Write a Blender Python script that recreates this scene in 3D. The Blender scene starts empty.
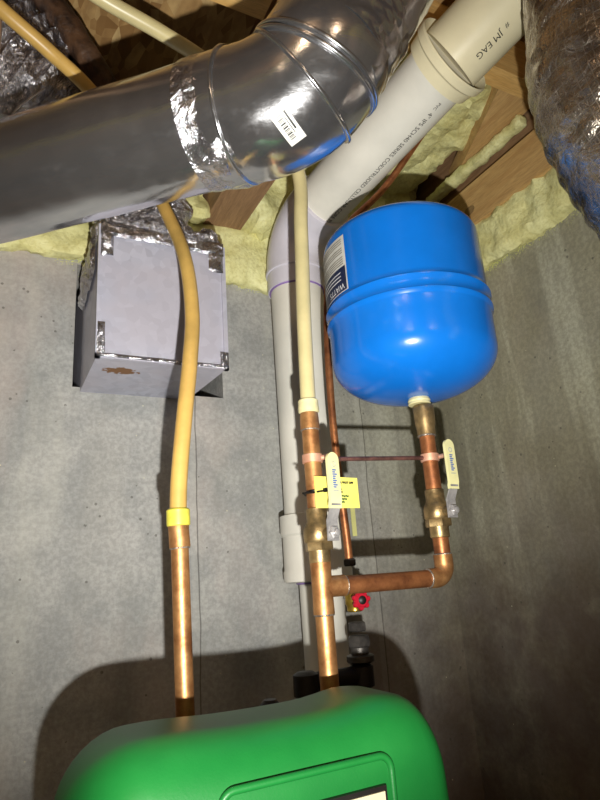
import bpy, bmesh, math, random
from mathutils import Vector, Matrix, noise
random.seed(4)
S = bpy.context.scene
COL = S.collection
V = Vector
# ------------------------------------------------------------------ camera frame
F = 600.0
U = V((155-300, 400+1600, -F)).normalized()
vx = -20
Yv = -((vx-300)*U.x - F*U.z)/U.y
YA = V((vx-300, Yv, -F)).normalized()
XA = YA.cross(U)
R = Matrix((XA, YA, U))
_c = V(((419-300)/F*1.6, (400-320)/F*1.6, -1.6))
_w = R @ _c
CAM = V((-_w.x, -_w.y, 1.55))
def W(px, py, Z):                      # a sight line followed to a depth
    return CAM + R @ V(((px-300)/F*Z, (400-py)/F*Z, -Z))
def on(px, py, ax, v):                 # a sight line followed to a world plane
    r = R @ V(((px-300)/F, (400-py)/F, -1))
    return CAM + r*((v-CAM[ax])/r[ax])
def Y(px, py, y): return on(px, py, 1, y)

# ------------------------------------------------------------------ materials
def lin(c):
    return tuple(((x/255)/12.92 if x/255 <= .04045 else ((x/255+.055)/1.055)**2.4) for x in c)
class NT:
    def __init__(s, name):
        s.m = bpy.data.materials.new(name); s.m.use_nodes = True
        s.t = s.m.node_tree; s.n = s.t.nodes; s.l = s.t.links
        s.b = s.n['Principled BSDF']
        s.tc = s.n.new('ShaderNodeTexCoord')
    def noise(s, scale, detail=6, rough=.6, stretch=None, dist=0, w=0):
        n = s.n.new('ShaderNodeTexNoise'); n.inputs['Scale'].default_value = scale
        n.inputs['Detail'].default_value = detail; n.inputs['Roughness'].default_value = rough
        n.inputs['Distortion'].default_value = dist
        mp = s.n.new('ShaderNodeMapping'); s.l.new(s.tc.outputs['Object'], mp.inputs['Vector'])
        mp.inputs['Location'].default_value = (w, w*.7, w*.3)
        if stretch: mp.inputs['Scale'].default_value = stretch
        s.l.new(mp.outputs[0], n.inputs['Vector']); return n.outputs['Fac']
    def vor(s, scale, stretch=None, feature='F1', out='Distance'):
        n = s.n.new('ShaderNodeTexVoronoi'); n.inputs['Scale'].default_value = scale; n.feature = feature
        mp = s.n.new('ShaderNodeMapping'); s.l.new(s.tc.outputs['Object'], mp.inputs['Vector'])
        if stretch: mp.inputs['Scale'].default_value = stretch
        s.l.new(mp.outputs[0], n.inputs['Vector']); return n.outputs[out]
    def ramp(s, f, stops):
        r = s.n.new('ShaderNodeValToRGB'); e = r.color_ramp.elements
        while len(e) < len(stops): e.new(.5)
        for i, (p, c) in enumerate(stops):
            e[i].position = p
            e[i].color = (*lin(c), 1) if isinstance(c, tuple) else (c, c, c, 1)
        s.l.new(f, r.inputs[0]); return r.outputs[0]
    def mix(s, fac, a, b, mode='MIX'):
        m = s.n.new('ShaderNodeMix'); m.data_type = 'RGBA'; m.blend_type = mode
        for sock, v in ((m.inputs[0], fac), (m.inputs[6], a), (m.inputs[7], b)):
            if isinstance(v, (int, float)): sock.default_value = v if sock == m.inputs[0] else (v, v, v, 1)
            elif isinstance(v, tuple): sock.default_value = (*lin(v), 1)
            else: s.l.new(v, sock)
        return m.outputs[2]
    def math(s, op, a, b=0., c=None, clamp=False):
        m = s.n.new('ShaderNodeMath'); m.operation = op; m.use_clamp = clamp
        for i, v in enumerate((a, b, c)):
            if v is None: continue
            if isinstance(v, (int, float)): m.inputs[i].default_value = v
            else: s.l.new(v, m.inputs[i])
        return m.outputs[0]
    def xyz(s):
        x = s.n.new('ShaderNodeSeparateXYZ'); s.l.new(s.tc.outputs['Object'], x.inputs[0]); return x.outputs
    def col(s, v):
        if isinstance(v, tuple): s.b.inputs['Base Color'].default_value = (*lin(v), 1)
        else: s.l.new(v, s.b.inputs['Base Color'])
    def rough(s, v):
        if isinstance(v, (int, float)): s.b.inputs['Roughness'].default_value = v
        else: s.l.new(v, s.b.inputs['Roughness'])
    def bump(s, h, strength=.3, dist=.01):
        b = s.n.new('ShaderNodeBump'); b.inputs['Strength'].default_value = strength
        b.inputs['Distance'].default_value = dist
        s.l.new(h, b.inputs['Height'])
        if s.b.inputs['Normal'].links: s.l.new(s.b.inputs['Normal'].links[0].from_socket, b.inputs['Normal'])
        s.l.new(b.outputs[0], s.b.inputs['Normal'])
    def set(s, **k):
        for a, v in k.items(): s.b.inputs[a.replace('_', ' ')].default_value = v
        return s

def simple(name, c, rough=.5, metal=0., var=.12, scale=30, bump=0., bscale=200, c2=None, stretch=None, spec=None):
    t = NT(name)
    c2 = c2 or tuple(max(0, int(x*(1-var*2))) for x in c)
    t.col(t.mix(t.ramp(t.noise(scale, stretch=stretch), [(.35, 0.), (.65, 1.)]), c2, c))
    t.rough(rough); t.set(Metallic=metal)
    if spec is not None: t.b.inputs['Specular IOR Level'].default_value = spec
    if bump: t.bump(t.noise(bscale), bump, .004)
    return t.m

def m_concrete():
    t = NT('poured_concrete'); X = t.xyz()
    big = t.noise(2.2, 5, .6); mid = t.noise(11, 7, .65, w=3); fine = t.noise(110, 4, .7, w=5)
    c = t.mix(t.ramp(big, [(.3, 0.), (.7, 1.)]), (158, 159, 155), (182, 180, 176))
    c = t.mix(t.math('MULTIPLY', t.ramp(mid, [(.42, 0.), (.6, 1.)]), .6), c, (136, 138, 137))
    c = t.mix(t.math('MULTIPLY', t.ramp(fine, [(.42, 1.), (.6, 0.)]), .35), c, (108, 108, 104))
    # pinkish bloom patches and pale drips
    c = t.mix(t.math('MULTIPLY', t.ramp(t.noise(3.2, 4, .6, stretch=(1, 1, .5), w=9), [(.5, 0.), (.66, 1.)]), .45), c, (190, 172, 162))
    dr = t.noise(9, 5, .62, stretch=(1.3, 1.3, .16), w=2)
    c = t.mix(t.math('MULTIPLY', t.ramp(dr, [(.52, 0.), (.7, 1.)]), .25), c, (200, 198, 184))
    c = t.mix(t.math('MULTIPLY', t.ramp(dr, [(.3, 1.), (.44, 0.)]), .22), c, (134, 132, 124))
    # the right-hand wall is a browner, more stained pour
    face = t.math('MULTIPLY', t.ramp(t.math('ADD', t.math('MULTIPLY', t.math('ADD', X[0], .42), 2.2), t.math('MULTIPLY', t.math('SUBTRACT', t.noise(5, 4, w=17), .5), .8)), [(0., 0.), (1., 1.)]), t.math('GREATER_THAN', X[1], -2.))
    st = t.mix(t.ramp(t.noise(4, 6, .65, stretch=(1, 1, .35), w=12), [(.35, 0.), (.66, 1.)]), (122, 116, 88), (172, 167, 136))
    st = t.mix(t.math('MULTIPLY', t.ramp(dr, [(.5, 0.), (.64, 1.)]), .75), st, (196, 194, 166))
    st = t.mix(t.math('MULTIPLY', t.ramp(fine, [(.42, 1.), (.6, 0.)]), .4), st, (104, 99, 80))
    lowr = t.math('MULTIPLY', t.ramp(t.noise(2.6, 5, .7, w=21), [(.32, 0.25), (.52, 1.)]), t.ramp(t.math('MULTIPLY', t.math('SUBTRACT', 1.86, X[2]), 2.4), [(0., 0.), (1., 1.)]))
    st = t.mix(lowr, st, (74, 56, 34))  # brown stain, deepened low down to paint in the torch's falloff
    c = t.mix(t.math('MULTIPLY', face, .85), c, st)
    # form joints
    for sx in (-.215, -.622, -1.03):
        w = t.math('ADD', X[0], t.math('MULTIPLY', t.math('SUBTRACT', t.noise(5, 3, w=7), .5), .012))
        d = t.math('ABSOLUTE', t.math('SUBTRACT', w, sx))
        c = t.mix(t.math('MULTIPLY', t.math('LESS_THAN', d, .0013), .6), c, (62, 58, 52))
        side = t.math('LESS_THAN', t.math('ABSOLUTE', t.math('SUBTRACT', w, sx-.008)), .006)
        c = t.mix(t.math('MULTIPLY', side, .22), c, (176, 174, 166))
    # pits and specks
    pits = t.math('MULTIPLY', t.math('LESS_THAN', t.vor(38), .1), t.math('GREATER_THAN', t.noise(6, w=1), .5))
    c = t.mix(t.math('MULTIPLY', pits, .6), c, (72, 69, 62))
    sp = t.math('LESS_THAN', t.vor(26, feature='F1'), .035)
    c = t.mix(t.math('MULTIPLY', sp, .8), c, (205, 200, 170))
    # foam overspray dust below the foam
    zz = t.math('ADD', X[2], t.math('MULTIPLY', t.math('SUBTRACT', t.noise(9, 4, w=4), .5), .06))
    fz = t.ramp(t.math('MULTIPLY', t.math('SUBTRACT', zz, 2.165), 16), [(0., 0.), (1., 1.)])
    dots = t.math('LESS_THAN', t.math('ADD', t.noise(260, 2), t.math('MULTIPLY', t.math('SUBTRACT', 1., fz), .45)), .62)
    c = t.mix(t.math('MULTIPLY', dots, t.math('GREATER_THAN', fz, .02)), c, (196, 198, 120))
    t.col(c); t.rough(.82)
    t.bump(fine, .35, .002); t.bump(mid, .3, .006); t.bump(pits, -.6, .003)
    return t.m

def m_foam():
    t = NT('spray_foam_skin')
    a = t.noise(14, 5, .6); b = t.noise(120, 4, .6)
    c = t.mix(t.ramp(a, [(.35, 0.), (.65, 1.)]), (214, 208, 142), (232, 230, 172))
    c = t.mix(t.math('MULTIPLY', t.ramp(b, [(.35, 1.), (.55, 0.)]), .4), c, (178, 168, 104))
    t.col(c); t.rough(.55); t.bump(b, .45, .004); t.bump(t.noise(40, 3), .5, .01)
    return t.m

def m_wood(name, c1, c2, stretch=(12, 1, 12)):
    t = NT(name)
    g = t.noise(5, 6, .6, stretch=stretch, dist=.6); g2 = t.noise(40, 4, .6, stretch=stretch)
    c = t.mix(t.ramp(g, [(.35, 0.), (.65, 1.)]), c2, c1)
    c = t.mix(t.math('MULTIPLY', t.ramp(g2, [(.4, 1.), (.55, 0.)]), .35), c, tuple(int(x*.78) for x in c2))
    k = t.math('LESS_THAN', t.vor(7, stretch=(1, .6, 1)), .09)
    c = t.mix(t.math('MULTIPLY', k, .6), c, tuple(int(x*.4) for x in c2))
    t.col(c); t.rough(.7); t.bump(g2, .2, .003)
    return t.m

def m_osb():
    t = NT('strand_board')
    v = t.vor(62, stretch=(1, .4, 1), out='Color'); n = t.noise(30, 5, .6, stretch=(1, .4, 1))
    bw = t.n.new('ShaderNodeRGBToBW'); t.l.new(v, bw.inputs[0])
    c = t.ramp(bw.outputs[0], [(.15, (136, 100, 56)), (.5, (178, 142, 90)), (.85, (206, 176, 122))])
    c = t.mix(t.math('MULTIPLY', t.ramp(n, [(.4, 1.), (.6, 0.)]), .5), c, (118, 84, 46))
    t.col(c); t.rough(.75); t.bump(bw.outputs[0], .3, .004)
    return t.m

def m_sheet():
    t = NT('bright_sheet_metal')
    s = t.noise(60, 4, .6); w = t.noise(6, 3, .5, dist=.4)
    t.col(t.mix(t.ramp(w, [(.35, 0.), (.65, 1.)]), (176, 176, 180), (206, 206, 208)))
    t.set(Metallic=.95); sc = t.noise(26, 5, .7, stretch=(1, 1, 2.5), w=5)
    t.rough(t.mix(t.ramp(sc, [(.48, 0.), (.75, 1.)]), t.ramp(s, [(.3, .12), (.7, .18)]), .28))
    t.bump(t.noise(90, 3, .6, stretch=(1, 1, 5)), .06, .002)
    t.bump(w, .35, .012); t.bump(t.noise(320, 2), .05, .001)
    return t.m

def m_foil(name, c=(205, 205, 210), bs=26, st=.9, d=.02, rough=.16, grid=False, dark=(110, 100, 96)):
    t = NT(name)
    n = t.noise(bs, 5, .65, dist=1.2); v = t.vor(bs*1.6, feature='F1')
    t.col(t.mix(t.ramp(t.noise(8, 4), [(.35, 0.), (.65, 1.)]), dark, c))
    t.set(Metallic=.95); t.rough(rough)
    t.bump(n, st, d); t.bump(v, st*.6, d*.5)
    if grid:
        br = t.n.new('ShaderNodeTexBrick'); t.l.new(t.tc.outputs['UV'], br.inputs['Vector'])
        br.inputs['Scale'].default_value = 1; br.offset = 0
        br.inputs['Brick Width'].default_value = .010; br.inputs['Row Height'].default_value = .009
        br.inputs['Mortar Size'].default_value = .0006
        t.bump(br.outputs['Fac'], -.5, .003)
        t.rough(t.mix(br.outputs['Fac'], rough, .34))
    return t.m

def m_copper(name, c=(204, 152, 98), c2=(158, 106, 64), metal=.75, rough=.38):
    t = NT(name)
    n = t.noise(26, 5, .65, w=2); f = t.noise(150, 3)
    c_ = t.mix(t.ramp(n, [(.38, 0.), (.6, 1.)]), c2, c)
    c_ = t.mix(t.math('MULTIPLY', t.ramp(t.noise(12, 5, w=8), [(.56, 0.), (.7, 1.)]), .5), c_, (96, 58, 40))
    t.col(c_); t.set(Metallic=metal); t.rough(t.ramp(f, [(.3, rough), (.7, rough+.14)]))
    t.bump(f, .08, .001)
    return t.m

M = {}
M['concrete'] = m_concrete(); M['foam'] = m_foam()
M['lumber'] = m_wood('pine_lumber', (206, 170, 112), (184, 144, 90), (12, 1, 12))
M['lumber_x'] = m_wood('pine_header', (224, 184, 116), (204, 160, 92), (1, 12, 12))
M['lumber_dk'] = m_wood('brown_lumber', (158, 124, 88), (128, 96, 66), (12, 1, 12))
M['osb'] = m_osb(); M['sheet'] = m_sheet()
M['foil'] = m_foil('crumpled_foil', (228, 228, 236), 30, 1., .022, .27, dark=(160, 152, 150)); M['tape'] = m_foil('foil_tape', (214, 214, 220), 34, .7, .012, .18, dark=(170, 165, 168))
M['foil_mesh'] = m_foil('reinforced_foil', (206, 196, 182), 28, .6, .013, .22, True, (150, 136, 124))
M['void'] = simple('dark_cavity', (14, 13, 12), .9)
M['blue'] = simple('blue_enamel', (14, 108, 202), .2, 0, .03, 8, .03, 90)
M['navy'] = simple('navy_print', (18, 32, 66), .4, 0, .05)
M['paper'] = simple('pale_label', (206, 204, 196), .5, 0, .05)
M['greytext'] = simple('grey_print', (140, 134, 120), .6, 0, .05)
M['white'] = simple('white_print', (225, 225, 225), .5, 0, .02)
M['black'] = simple('black_print', (22, 22, 24), .5, 0, .05)
M['blueink'] = simple('blue_print', (70, 100, 170), .5, 0, .05)
M['greenink'] = simple('green_ink', (50, 92, 40), .6, 0, .05)
M['pvc'] = simple('white_pvc', (228, 224, 212), .32, 0, .04, 6, .02, 60)
M['pvc_cream'] = simple('cream_pvc', (232, 222, 186), .32, 0, .03, 8)
M['pvc_lilac'] = simple('primer_stained_pvc', (216, 212, 222), .32, 0, .03, 9)
M['purple'] = simple('purple_primer', (150, 120, 186), .4, 0, .1, 40)
M['copper'] = m_copper('copper_tube'); M['copper_dk'] = m_copper('tarnished_copper', (178, 116, 72), (126, 76, 48), .7, .36)
M['copper_br'] = m_copper('bright_copper', (236, 186, 158), (222, 160, 128), .6, .4)
M['rod'] = simple('copper_coated_rod', (124, 84, 76), .45, .4, .2, 60)
M['solder'] = simple('solder_bead', (190, 176, 160), .35, .7, .2, 200, .4, 300)
M['brass'] = simple('aged_brass', (184, 156, 108), .38, .75, .2, 40, .1, 300)
M['brass_br'] = simple('bright_brass', (204, 168, 70), .3, .8, .12, 40)
M['steel'] = simple('plated_steel', (206, 202, 200), .3, .55, .1, 60, .05, 200)
M['iron'] = simple('dark_fitting', (92, 88, 84), .45, .6, .2, 60, .15, 200)
M['blackpipe'] = simple('black_pipe_fitting', (34, 28, 26), .5, .2, .2, 60)
M['pex_y'] = simple('yellowed_pex', (200, 162, 88), .36, 0, .08, 14, .03, 100)
M['pex_w'] = simple('natural_pex', (202, 188, 138), .36, 0, .05, 14)
M['pex_tan'] = simple('tan_pex', (190, 158, 96), .38, 0, .08, 14)
M['ring_y'] = simple('yellow_ring', (214, 204, 78), .42, 0, .08, 60)
M['ring_w'] = simple('cream_ring', (222, 212, 160), .42, 0, .05, 60)
M['hose'] = simple('brown_wrap', (84, 58, 38), .5, .1, .25, 45, .8, 60, (36, 24, 18))
M['grip'] = simple('cream_grip', (222, 216, 160), .4, 0, .03, 40)
M['yellowtag'] = simple('yellow_card', (222, 212, 104), .5, 0, .03, 40)
M['ziptie'] = simple('black_nylon', (16, 15, 15), .4, 0, .05)
M['red'] = simple('red_plastic', (190, 22, 46), .35, 0, .1)
M['display'] = simple('pale_display_label', (226, 216, 178), .4, 0, .03)
M['darkrim'] = simple('dark_rim', (26, 22, 18), .5)
def m_green():
    t = NT('green_moulded_plastic')
    t.col(t.mix(t.ramp(t.noise(9, 4), [(.35, 0.), (.65, 1.)]), (18, 104, 42), (26, 116, 48)))
    t.rough(.42); t.bump(t.noise(420, 2), .07, .002); return t.m
M['green'] = m_green()
def m_galv():
    t = NT('galvanized_steel'); X = t.xyz()
    sp = t.vor(70, out='Color'); bw = t.n.new('ShaderNodeRGBToBW'); t.l.new(sp, bw.inputs[0])
    c = t.ramp(bw.outputs[0], [(.1, (172, 173, 188)), (.9, (192, 193, 208))])
    c = t.mix(t.ramp(t.noise(5, 3, w=3), [(.4, 0.), (.6, .6)]), c, (192, 184, 192))
    # rust patch on the underside near the left corner
    rp = on(121, 371, 2, 1.921); dx = t.math('SUBTRACT', X[0], rp.x+.725); dy = t.math('SUBTRACT', X[1], rp.y)
    d = t.math('ADD', t.math('ADD', t.math('MULTIPLY', t.math('MULTIPLY', dx, dx), 420), t.math('MULTIPLY', t.math('MULTIPLY', dy, dy), 1600)), t.math('MULTIPLY', t.math('SUBTRACT', t.noise(90, 4), .5), 1.4))
    under = t.math('LESS_THAN', X[2], .004)
    c = t.mix(t.math('MULTIPLY', t.math('LESS_THAN', d, .35), under), c, (128, 84, 36))
    t.col(c); t.set(Metallic=.2); t.rough(.42); t.bump(t.noise(7, 2), .2, .01); return t.m
M['galv'] = m_galv()

# ------------------------------------------------------------------ geometry helpers
def link(name, bm, mat, parent=None, smooth=True, mats=None):
    bmesh.ops.recalc_face_normals(bm, faces=bm.faces)
    me = bpy.data.meshes.new(name); bm.to_mesh(me); bm.free()
    if smooth:
        me.polygons.foreach_set('use_smooth', [True]*len(me.polygons))
        me.set_sharp_from_angle(angle=math.radians(38))
    o = bpy.data.objects.new(name, me); COL.objects.link(o)
    for m in (mats or [mat]): me.materials.append(M[m])
    if parent: o.parent = parent
    return o
def pobj(name, bm, mat, root, **k):    # part given in world coordinates
    o = link(name, bm, mat, root, **k)
    if root:
        top = root
        while top.parent: top = top.parent
        if not top.get('_asis'):
            o.data.transform(Matrix.Translation(-top.location))
    return o
def thing(name, loc, label, cat, group=None, rz=0.):
    o = bpy.data.objects.new(name, None); COL.objects.link(o); o.location = loc; o.rotation_euler.z = rz
    o.empty_display_size = .05
    return tag(o, label, cat, group)
def tag(o, label, cat, group=None, kind=None):
    o['label'] = label; o['category'] = cat
    if group: o['group'] = group
    if kind: o['kind'] = kind
    return o
def struct(o):
    o['kind'] = 'structure'; return o
def box(bm, a, b):
    v = [bm.verts.new((x, y, z)) for x in (a[0], b[0]) for y in (a[1], b[1]) for z in (a[2], b[2])]
    for f in ((0,1,3,2),(4,6,7,5),(0,4,5,1),(2,3,7,6),(0,2,6,4),(1,5,7,3)): bm.faces.new([v[i] for i in f])
    return bm
def bev(bm, off, seg=2, ang=30):
    es = [e for e in bm.edges if len(e.link_faces) == 2 and e.calc_face_angle(0) > math.radians(ang)]
    bmesh.ops.bevel(bm, geom=es, offset=off, segments=seg, profile=.5, affect='EDGES'); return bm
def smoothpath(pts, n=8):
    P = [V(p) for p in pts]
    if len(P) < 3: return P
    P = [P[0]*2-P[1]] + P + [P[-1]*2-P[-2]]; out = []
    for i in range(1, len(P)-2):
        a, b, c, d = P[i-1:i+3]
        for k in range(n):
            t = k/n
            out.append(.5*((2*b)+(c-a)*t+(2*a-5*b+4*c-d)*t*t+(3*b-a-3*c+d)*t**3))
    out.append(P[-2]); return out
def tube(bm, pts, r, seg=24, caps=True, disp=None, uv=False):
    n = len(pts); rr = r if isinstance(r, (list, tuple)) else [r]*n
    t0 = (pts[1]-pts[0]).normalized(); a = V((0, 0, 1)) if abs(t0.z) < .9 else V((1, 0, 0))
    s = t0.cross(a).normalized(); rings = []; L = 0; Ls = []
    for i in range(n):
        t = (pts[min(i+1, n-1)]-pts[max(i-1, 0)]).normalized()
        s = (s - t*s.dot(t)).normalized(); w = t.cross(s)
        if i: L += (pts[i]-pts[i-1]).length
        Ls.append(L); ring = []
        for k in range(seg):
            an = 2*math.pi*k/seg; d = s*math.cos(an)+w*math.sin(an)
            q = pts[i]+d*rr[i]
            if disp: q = q + d*disp(q, L, an)
            ring.append(bm.verts.new(q))
        rings.append(ring)
    uvl = bm.loops.layers.uv.verify() if uv else None
    for i in range(n-1):
        for k in range(seg):
            f = bm.faces.new((rings[i][k], rings[i][(k+1) % seg], rings[i+1][(k+1) % seg], rings[i+1][k]))
            if uv:
                for lp, (ii, kk) in zip(f.loops, ((i, k), (i, k+1), (i+1, k+1), (i+1, k))):
                    lp[uvl].uv = (Ls[ii], kk/seg*2*math.pi*rr[i])
    if caps:
        bm.faces.new(rings[0][::-1]); bm.faces.new(rings[-1])
    return bm
def straight(a, b, n=2): return [V(a).lerp(V(b), i/(n-1)) for i in range(n)]
def arc_elbow(a, corner, b, r, n=10):  # path a -> rounded corner -> b
    a, c, b = V(a), V(corner), V(b)
    u, w = (a-c).normalized(), (b-c).normalized()
    ang = u.angle(w); d = r/math.tan(ang/2); p, q = c+u*d, c+w*d
    o = c+(u+w).normalized()*(r/math.sin(ang/2)); out = []
    e1, e2 = (p-o).normalized(), (q-o).normalized(); th = e1.angle(e2)
    for i in range(n+1):
        k = i/n; out.append(o+(e1*math.sin((1-k)*th)+e2*math.sin(k*th))/math.sin(th)*r)
    return out
def lathe(bm, prof, a=(0, 0, 0), axis=(0, 0, 1), seg=40, hexa=False):
    a = V(a); ax = V(axis).normalized(); q = V((0, 0, 1)).rotation_difference(ax)
    rings = []; sg = 6 if hexa else seg
    for r, h in prof:
        if r < 1e-5: rings.append([bm.verts.new(a+q@V((0, 0, h)))]); continue
        rings.append([bm.verts.new(a+q@V((r*math.cos(2*math.pi*k/sg), r*math.sin(2*math.pi*k/sg), h))) for k in range(sg)])
    for A, B in zip(rings, rings[1:]):
        for k in range(sg):
            k2 = (k+1) % sg
            if len(A) == 1 and len(B) == 1: continue
            if len(A) == 1: bm.faces.new((A[0], B[k], B[k2]))
            elif len(B) == 1: bm.faces.new((A[k], A[k2], B[0]))
            else: bm.faces.new((A[k], A[k2], B[k2], B[k]))
    if len(rings[0]) > 1: bm.faces.new(rings[0][::-1])
    if len(rings[-1]) > 1: bm.faces.new(rings[-1])
    return bm
def collar(bm, a, b, r0, r1, bead=True, seg=32):   # a fitting cup from a to b, slightly bevelled
    a, b = V(a), V(b); L = (b-a).length; c = min(.0015, L*.2)
    return lathe(bm, [(r0-.0012, 0), (r0, c), (r1, L-c), (r1-.0012, L)], a, b-a, seg)
def ring(bm, c, axis, R_, r, seg=48, ms=10, arc=None):
    c = V(c); q = V((0, 0, 1)).rotation_difference(V(axis).normalized())
    pts = [c+q@V((R_*math.cos(t), R_*math.sin(t), 0)) for t in [2*math.pi*i/seg for i in range(seg)]]
    rings = []
    for i, p in enumerate(pts):
        d = (p-c).normalized(); up = q@V((0, 0, 1))
        rings.append([bm.verts.new(p+(d*math.cos(2*math.pi*k/ms)+up*math.sin(2*math.pi*k/ms))*r) for k in range(ms)])
    for i in range(seg):
        A, B = rings[i], rings[(i+1) % seg]
        for k in range(ms): bm.faces.new((A[k], A[(k+1) % ms], B[(k+1) % ms], B[k]))
    return bm
def nz(p, s, seed=0): return noise.fractal(V(p)*s+V((seed, seed*.7, -seed)), .8, 2.1, 4)
def slab(a, b, res, amp, sc, seed=0, mat='foam', name='spray_foam', keep=None, round_=.02):
    a, b = V(a), V(b); bm = bmesh.new(); n = [max(1, int(abs(b[i]-a[i])/res)) for i in range(3)]
    vs = {}
    def vert(i, j, k):
        if (i, j, k) not in vs:
            p = V([a[d]+(b[d]-a[d])*v/n[d] for d, v in enumerate((i, j, k))])
            c = V([min(max(p[d], a[d]+round_), b[d]-round_) if b[d]-a[d] > 2*round_ else (a[d]+b[d])/2 for d in range(3)])
            dd = p-c
            rr = min(round_, min(b[d]-a[d] for d in range(3))/2)
            if dd.length > 1e-6: p = c+dd.normalized()*rr
            nn = dd.normalized() if dd.length > 1e-6 else V((0, 0, 0))
            p = p + nn*amp*(nz(p, sc, seed)+.6*abs(nz(p, sc*2.3, seed+5)))
            vs[(i, j, k)] = bm.verts.new(p)
        return vs[(i, j, k)]
    for ax in range(3):
        u, w = [d for d in range(3) if d != ax]
        for side in (0, n[ax]):
            for i in range(n[u]):
                for j in range(n[w]):
                    q = []
                    for di, dj in ((0, 0), (1, 0), (1, 1), (0, 1)):
                        idx = [0, 0, 0]; idx[ax] = side; idx[u] = i+di; idx[w] = j+dj; q.append(vert(*idx))
                    bm.faces.new(q)
    return link(name, bm, mat)
def text_bm(body, size, mapf, bm=None, align='LEFT', bold=0.):
    cu = bpy.data.curves.new('t', 'FONT'); cu.body = body; cu.size = size; cu.align_x = align; cu.extrude = 0; cu.offset = bold
    cu.resolution_u = 3
    ob = bpy.data.objects.new('t', cu); COL.objects.link(ob)
    bpy.context.view_layer.update()
    me = bpy.data.meshes.new_from_object(ob.evaluated_get(bpy.context.evaluated_depsgraph_get()))
    bpy.data.objects.remove(ob); bm = bm or bmesh.new()
    vs = [bm.verts.new(mapf(v.co.x, v.co.y)) for v in me.vertices]
    for p in me.polygons:
        try: bm.faces.new([vs[i] for i in p.vertices])
        except ValueError: pass
    bpy.data.meshes.remove(me); return bm

# ================================================================== SETTING
ZC = 2.565                                      # underside of the subfloor
# box duct opening in the back wall
HX0, HX1, HZ0, HZ1 = -.862, -.560, 1.93, 2.19
bm = bmesh.new()
box(bm, (-3.4, 0, 0), (HX0, .22, ZC)); box(bm, (HX1, 0, 0), (.0, .22, ZC))
box(bm, (HX0, 0, 0), (HX1, .22, HZ0)); box(bm, (HX0, 0, HZ1), (HX1, .22, ZC))
struct(link('wall_back', bm, 'concrete', smooth=False))
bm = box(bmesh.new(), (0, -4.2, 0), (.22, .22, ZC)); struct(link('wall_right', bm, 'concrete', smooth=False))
bm = box(bmesh.new(), (-3.6, -4.2, 0), (-3.4, .22, ZC)); struct(link('wall_left', bm, 'concrete', smooth=False))
bm = box(bmesh.new(), (-3.6, -4.4, 0), (.22, -4.2, ZC)); struct(link('wall_front', bm, 'concrete', smooth=False))
bm = box(bmesh.new(), (-3.6, -4.4, -.1), (.22, .22, 0)); struct(link('floor', bm, 'concrete', smooth=False))
bm = box(bmesh.new(), (-3.6, -4.4, ZC), (.22, .22, ZC+.02)); struct(link('ceiling', bm, 'osb', smooth=False))
bm = box(bmesh.new(), (HX0-.05, .2, HZ0-.05), (HX1+.05, .24, HZ1+.05)); struct(link('wall_cavity', bm, 'void', smooth=False))

def board(name, a, b, mat, label, cat, group=None):
    o = link(name, bev(box(bmesh.new(), a, b), .003, 2), mat); return tag(o, label, cat, group)
board('ceiling_joist', (-.603, -.52, 2.33), (-.515, -.002, ZC-.001), 'lumber_dk', 'brown doubled ceiling joist end resting on the wall behind the white plastic pipe', 'joist')
board('ceiling_joist', (-1.06, -4.15, 2.33), (-1.02, -.002, ZC-.001), 'lumber_dk', 'ceiling joist running over the crumpled foil duct at the left', 'joist')
board('blocking_board', (-1.0, -.50, 2.44), (-.64, -.46, ZC-.001), 'lumber_x', 'bright orange-yellow wood blocking above the round metal duct', 'board')
board('header_board', (-.45, -.53, 2.462), (-.012, -.49, ZC-.001), 'lumber_x', 'wide yellow header board crossing behind the top of the cream plastic pipe', 'board')
board('rim_plate', (-.04, -1.6, 2.305), (-.001, -.03, 2.405), 'lumber', 'knotty wood plate lying along the top of the right wall above the foam', 'board')
board('gap_shade_board', (-.014, -1.6, 2.408), (-.001, -.03, ZC-.001), 'lumber_dk', 'dark board added as the shadowed gap above the knotty plate on the right wall', 'board')  # dark strip added to stand for the shade in the gap
# fanned brace in the corner bay
bm = bmesh.new()
pl = [(-.012, -.20), (-.135, -.489), (-.035, -.489)]
lo = [bm.verts.new((x, y, 2.464)) for x, y in pl]; hi = [bm.verts.new((x, y, 2.51)) for x, y in pl]
bm.faces.new(lo); bm.faces.new(hi)
for i in range(3): bm.faces.new((lo[i], lo[(i+1) % 3], hi[(i+1) % 3], hi[i]))
tag(link('corner_brace', bm, 'lumber'), 'tapering wood brace fanning out of the ceiling corner above the rim plate', 'board')

# spray foam
o = slab((-2.2, -.028, 2.195), (-.02, .01, 2.345), .012, .009, 22, 1); tag(o, 'yellow-green spray foam band along the top of the back wall', 'spray foam', kind='stuff')
o = slab((-.505, -.09, 2.33), (-.03, .0, ZC-.003), .013, .022, 15, 3); tag(o, 'yellow-green spray foam filling the back wall bay right of the brown joist', 'spray foam', kind='stuff')
o = slab((-1.015, -.08, 2.33), (-.61, .0, ZC-.003), .014, .022, 15, 6); tag(o, 'yellow-green spray foam in the bay left of the brown joist', 'spray foam', kind='stuff')
o = slab((-.03, -1.7, 2.205), (.01, -.02, 2.312), .010, .012, 20, 8); tag(o, 'lumpy yellow spray foam band along the top of the right wall', 'spray foam', kind='stuff')
o = slab((-.40, -.475, 2.492), (-.058, -.03, ZC-.003), .012, .018, 16, 12); tag(o, 'thick pale spray foam mass under the floor boards above the blue tank', 'spray foam', kind='stuff')
o = slab((-.050, -.46, 2.436), (-.022, -.14, 2.462), .008, .006, 20, 14, round_=.010); tag(o, 'thin strip of spray foam squeezed under the corner brace', 'spray foam', kind='stuff')

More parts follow.
